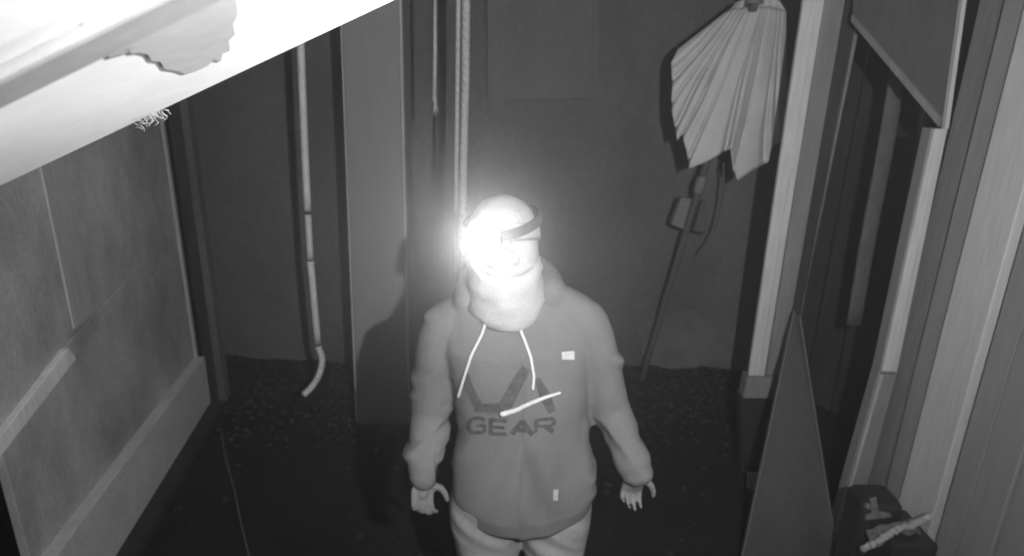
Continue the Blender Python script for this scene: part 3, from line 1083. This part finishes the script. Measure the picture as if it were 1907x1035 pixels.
from_bm('lamp_housing', bm, MT['black'], hstrap, smooth=False)
bm = bmesh.new()
loft(bm, [disc(.0225, .0395, .0325), disc(.029, .038, .031), disc(.035, .030, .025), disc(.0385, .018, .015), disc(.0395, .004, .004)])
from_bm('lamp_lens', bm, MT['lamp'], hstrap, smooth=True)
hl_l = bpy.data.lights.new('headlamp_beam', 'SPOT')
hl_l.energy = 25
hl_l.spot_size = R(84)
hl_l.spot_blend = 1.0
hl_l.shadow_soft_size = 0.02
hb = bpy.data.objects.new('headlamp_beam', hl_l)
COL.objects.link(hb)
hb.location = base_l + lx * .050
aim = ((c - hb.location).normalized() * 0.9 + lx * .1).normalized()
hb.rotation_euler = aim.to_track_quat('-Z', 'Y').to_euler()
hb.parent = hstrap

# ---- fleece buff bunched round the neck
bm = bmesh.new()
nb = Vector((head_c.x + .008, 1.665, 0))
rings = []
for z, rx, ry, dx, dy in ((1.445, .084, .080, .010, .03), (1.458, .100, .098, .006, .014), (1.480, .110, .111, .004, .004), (1.503, .114, .114, 0.002, 0.0), (1.530, .112, .115, 0, 0), (1.558, .109, .116, 0, -.002), (1.585, .106, .116, -.002, -.004), (1.610, .103, .115, -.003, -.005), (1.628, .099, .113, -.004, -.004), (1.632, .093, .106, -.004, -.002), (1.626, .080, .092, -.006, -.002), (1.612, .066, .080, -.010, -.004), (1.590, .050, .070, -.012, -.004)):
    ring = []
    for i in range(56):
        a = 2 * math.pi * i / 56
        fold = .006 * math.sin(z * 150 + 2.2 * math.sin(a * 2)) + .006 * noise.noise(Vector((math.cos(a) * 2.4, math.sin(a) * 2.4, z * 22)))
        dip = -.026 * max(0, -math.sin(a)) ** 1.5 * (1 if z > 1.45 else .6)
        ring.append(Vector((nb.x + dx + (rx + fold) * math.cos(a), nb.y + dy + (ry + fold) * math.sin(a), z + dip + .004)))
    rings.append(ring)
loft(bm, rings)
buff = from_bm('neck_buff', bm, MT['buff'], per, smooth=True)

# ---- hooded top
def ring_at(ul, ur, v, Yc, b, seg=40, e=2.4):
    a0_, b0_ = at(ul, v, Yc), at(ur, v, Yc)
    cxx = (a0_.x + b0_.x) / 2
    hw = (b0_.x - a0_.x) / 2
    z = (a0_.z + b0_.z) / 2
    out = []
    for i in range(seg):
        a = 2 * math.pi * i / seg
        ca, sa = math.cos(a), math.sin(a)
        x = math.copysign(abs(ca) ** (2 / e), ca) * hw
        y = math.copysign(abs(sa) ** (2 / e), sa) * b
        out.append(Vector((cxx + x, Yc + y, z)))
    return out
bm = bmesh.new()
loft(bm, [ring_at(868, 1082, 962, 1.68, .105), ring_at(850, 1100, 950, 1.68, .128), ring_at(846, 1106, 925, 1.68, .138), ring_at(848, 1104, 880, 1.68, .136),
          ring_at(849, 1100, 820, 1.68, .132), ring_at(846, 1098, 760, 1.68, .132), ring_at(840, 1098, 700, 1.68, .134), ring_at(822, 1104, 640, 1.68, .126),
          ring_at(822, 1098, 600, 1.69, .112), ring_at(838, 1070, 568, 1.69, .098), ring_at(860, 1036, 545, 1.70, .082), ring_at(880, 1010, 530, 1.70, .07)])
tube(bm, smooth_path([A3(905, 570, 1.70), A3(832, 612, 1.685), A3(812, 680, 1.69), A3(804, 765, 1.70), A3(797, 830, 1.65), A3(790, 886, 1.60)], 4),
     [.070] * 4 + [.071] * 4 + [.066] * 4 + [.062] * 4 + [.057] * 4 + [.045], 20, ends=True)
tube(bm, smooth_path([A3(1010, 560, 1.70), A3(1082, 598, 1.685), A3(1112, 680, 1.69), A3(1134, 755, 1.70), A3(1160, 820, 1.65), A3(1187, 878, 1.60)], 4),
     [.070] * 4 + [.073] * 4 + [.068] * 4 + [.065] * 4 + [.056] * 4 + [.046], 20, ends=True)
# cuffs
tube(bm, [A3(793, 868, 1.612), A3(789, 893, 1.597)], [.050, .047], 18)
tube(bm, [A3(1181, 866, 1.612), A3(1190, 888, 1.597)], [.051, .048], 18)
# hood bunched on the shoulders behind the neck
tube(bm, smooth_path([A3(872, 560, 1.66), A3(880, 528, 1.76), A3(945, 505, 1.81), A3(1005, 512, 1.77), A3(1024, 548, 1.67)], 4), [.045] * 4 + [.052] * 4 + [.06] * 4 + [.052] * 5, 16, ends=True)
hood_me = remeshed(bm, 0.006, 8)
for vtx in hood_me.vertices:
    p = vtx.co
    n1_ = noise.noise(Vector((p.x * 6, p.y * 6, p.z * 4)))
    # creases: at the elbows, under the arms and above the hem
    side = 1 if p.x > px_ else -1
    arm_ = min(1, max(0, (abs(p.x - px_) - .19) / .05))
    # drag lines: across the sleeves, and slanting from the armpits down to the hem on the body
    wv = Vector((p.x * 3, p.y * 3, p.z * 3)) + Vector((noise.noise(p * 4), noise.noise(p * 4 + Vector((5, 0, 0))), 0)) * .5
    sl_ = noise.noise(Vector((wv.x * 1.6, wv.y, p.z * 20 + side * p.x * 14)))
    bo_ = noise.noise(Vector((p.x * 13 + side * p.z * 4.5, wv.y, p.z * 3.2 + 7)))
    cr = (max(0, sl_) ** 1.2) * .034 * arm_ + bo_ * .017 * (1 - arm_) * (0.35 + min(1, max(0, (1.32 - p.z) / .25)))
    arm = 1.0 if abs(p.x - px_) > .21 else 0.25
    hemf = math.exp(-((p.z - .98) / .09) ** 2)
    d = (p - Vector((px_, 1.69, p.z)))
    if d.length > 1e-4:
        d.normalize()
    vtx.co += d * (n1_ * .007 + cr)
    if p.z < 1.05 and abs(p.x - px_) < .26:          # the hem hangs lower in front than at the sides
        vtx.co.z += .040 * ((p.x - px_) / .2) ** 2 * min(1, (1.05 - p.z) / .12) - .008 * min(1, (1.05 - p.z) / .12)
hoodie = link('hooded_top', hood_me, MT['hoodie'], per)

# ---- trousers
bm = bmesh.new()
for s in (-1, 1):
    hx = px_ + .105 * s + .004
    loft(bm, [[Vector((hx + w * math.cos(a) + o_, 1.70 + d_ * math.sin(a), z)) for a in [2 * math.pi * i / 24 for i in range(24)]]
              for z, w, d_, o_ in ((.05, .085, .09, .02 * s), (.30, .092, .095, .015 * s), (.55, .098, .10, .008 * s), (.70, .118, .120, .006 * s), (.80, .126, .13, .004 * s), (.90, .128, .135, -.010 * s), (1.0, .115, .12, -.02 * s))])
tr_me = remeshed(bm, 0.008, 5)
for vtx in tr_me.vertices:
    p = vtx.co
    vtx.co += Vector((noise.noise(p * 6), noise.noise(p * 6 + Vector((9, 0, 0))), 0)) * .010
    q_ = Vector((p.x * 5, p.y * 5, p.z * 16 + p.x * 8))
    vtx.co.y += (abs(noise.noise(q_)) - .2) * .018
trs = link('trousers', tr_me, MT['trousers'], per)
for s in (-1, 1):
    bm = bmesh.new()
    hx = px_ + .125 * s
    loft(bm, [[Vector((hx + w * math.cos(a), yc + d_ * math.sin(a), z)) for a in [2 * math.pi * i / 20 for i in range(20)]]
              for z, w, d_, yc in ((0.0, .046, .138, 1.62), (.03, .05, .142, 1.62), (.06, .047, .12, 1.64), (.10, .045, .07, 1.69), (.16, .05, .055, 1.71))])
    from_bm('boot', bm, MT['shoe'], per, smooth=True)

# ---- details lying on the cloth
bvh = BVHTree.FromPolygons([v.co.copy() for v in hood_me.vertices], [tuple(p.vertices) for p in hood_me.polygons])
bvh2 = None
def chest(u, v, off=0.003):
    d = ray(u, v).normalized()
    hit = bvh.ray_cast(c, d)
    if hit[0] is None:
        return at(u, v, 1.56)
    return hit[0] + hit[1] * off
def ribbon(name, px, w, m, parent, off=.0025, n=10, thick=.0015):
    """flat print following the cloth: px centre line, w widths in pixels"""
    pts = []
    for (a, b), (c_, d) in zip(px, px[1:]):
        for k in range(n):
            pts.append((a + (c_ - a) * k / n, b + (d - b) * k / n))
    pts.append(px[-1])
    m_ = len(pts)
    bm = bmesh.new()
    rows_ = []
    for i, (u, v) in enumerate(pts):
        q0, q1 = pts[max(i - 1, 0)], pts[min(i + 1, m_ - 1)]
        t_ = Vector((q1[0] - q0[0], q1[1] - q0[1])).normalized()
        nn = Vector((-t_.y, t_.x))
        f = i / (m_ - 1) * (len(w) - 1)
        k = min(int(f), len(w) - 2) if len(w) > 1 else 0
        ww = w[k] + (w[k + 1] - w[k]) * (f - k) if len(w) > 1 else w[0]
        rows_.append([bm.verts.new(chest(u + nn.x * ww * s, v + nn.y * ww * s, off)) for s in (-.5, -.17, .17, .5)])
    for a, b in zip(rows_, rows_[1:]):
        for k in range(3):
            bm.faces.new((a[k], a[k + 1], b[k + 1], b[k]))
    return bm
def print_shape(name, strokes, m, parent, off=.0025):
    bm = bmesh.new()
    for i, (px, w) in enumerate(strokes):
        b2 = ribbon(name, px, w, m, parent, off + i * .0003)
        tmp = bpy.data.meshes.new('t')
        b2.to_mesh(tmp); b2.free()
        bm.from_mesh(tmp)
        bpy.data.meshes.remove(tmp)
    return from_bm(name, bm, m, parent, smooth=True)
print_shape('chest_emblem', [([(868, 694), (874, 722), (890, 752)], (10, 16, 17)), ([(884, 757), (912, 759), (940, 757)], (15, 17, 20)),
                             ([(938, 760), (958, 722), (980, 684)], (24, 24, 18)), ([(1000, 704), (1014, 735), (1028, 766)], (10, 20, 14))], MT['ink'], hoodie)
print_shape('letter', [([(903, 781), (896, 777), (880, 778), (874, 786), (874, 796), (880, 804), (897, 804), (903, 800)], (6.8, 6.8, 8.1, 6.8, 6.8)), ([(903, 803), (903, 791), (889, 791)], (6.8, 6.8, 5.4))], MT['ink2'], hoodie)
print_shape('letter', [([(914, 778), (914, 807)], (8.1, 8.1)), ([(913, 780), (944, 783)], (6.8, 6.8)), ([(915, 793), (940, 795)], (5.4, 5.4)), ([(913, 806), (944, 807)], (6.8, 6.8))], MT['ink2'], hoodie)
print_shape('letter', [([(953, 807), (973, 783)], (10.8, 8.1)), ([(973, 783), (992, 808)], (9.5, 10.8)), ([(962, 799), (984, 800)], (8.1, 8.1))], MT['ink2'], hoodie)
print_shape('letter', [([(999, 780), (998, 804)], (8.1, 6.8)), ([(999, 781), (1028, 778), (1032, 785), (1026, 792), (1002, 792)], (5.4, 6.8, 8.1, 5.4, 5.4)), ([(1012, 792), (1030, 802)], (6.8, 9.5))], MT['ink2'], hoodie)
print_shape('logo_patch', [([(1046, 662), (1069, 661)], (14, 16))], MT['patch'], hoodie)
print_shape('hem_tag', [([(1035, 910), (1034, 930)], (9, 9))], MT['patch'], hoodie)

def string(name, px, r, n=6):
    P_ = []
    for (a, b), (c_, d) in zip(px, px[1:]):
        for k in range(n):
            P_.append(chest(a + (c_ - a) * k / n, b + (d - b) * k / n, .005))
    P_.append(chest(px[-1][0], px[-1][1], .005))
    P_[0] = P_[0] + Vector((0, -.006, .004))
    P2 = [P_[0]] + [(P_[i - 1] + P_[i] * 2 + P_[i + 1]) / 4 for i in range(1, len(P_) - 1)] + [P_[-1]]
    rr = r if hasattr(r, '__len__') else [r] * len(P2)
    if len(rr) != len(P2):
        rr = [rr[0] + (rr[-1] - rr[0]) * i / (len(P2) - 1) for i in range(len(P2))]
    return tube_obj(name, P2, rr, MT['cord'], hoodie, 8, ends=True)
string('drawstring', [(908, 590), (898, 622), (878, 662), (866, 700), (856, 736)], .0047)
string('drawstring', [(958, 585), (972, 622), (988, 665), (994, 700), (992, 722)], .0047)
string('cord_end', [(936, 769), (960, 762), (990, 748), (1015, 738), (1041, 730)], (.0085, .0040))

# ------------------------------------------------------------------ added haze volume, scatters the headlamp into a lens-glare halo
hz = bpy.data.materials.new('glare_haze')
hz.use_nodes = True
t = hz.node_tree
t.nodes.clear()
vo = t.nodes.new('ShaderNodeVolumePrincipled')
vo.inputs['Color'].default_value = (0.95, 0.95, 0.95, 1)
vo.inputs['Density'].default_value = 0.03
vo.inputs['Anisotropy'].default_value = 0.86
om = t.nodes.new('ShaderNodeOutputMaterial')
t.links.new(vo.outputs[0], om.inputs['Volume'])
bm = bmesh.new()
box_bm(bm, -32, 32, -12, 42, -1.2, 4.6)
haze = from_bm('haze', bm, hz)
haze['kind'] = 'stuff'
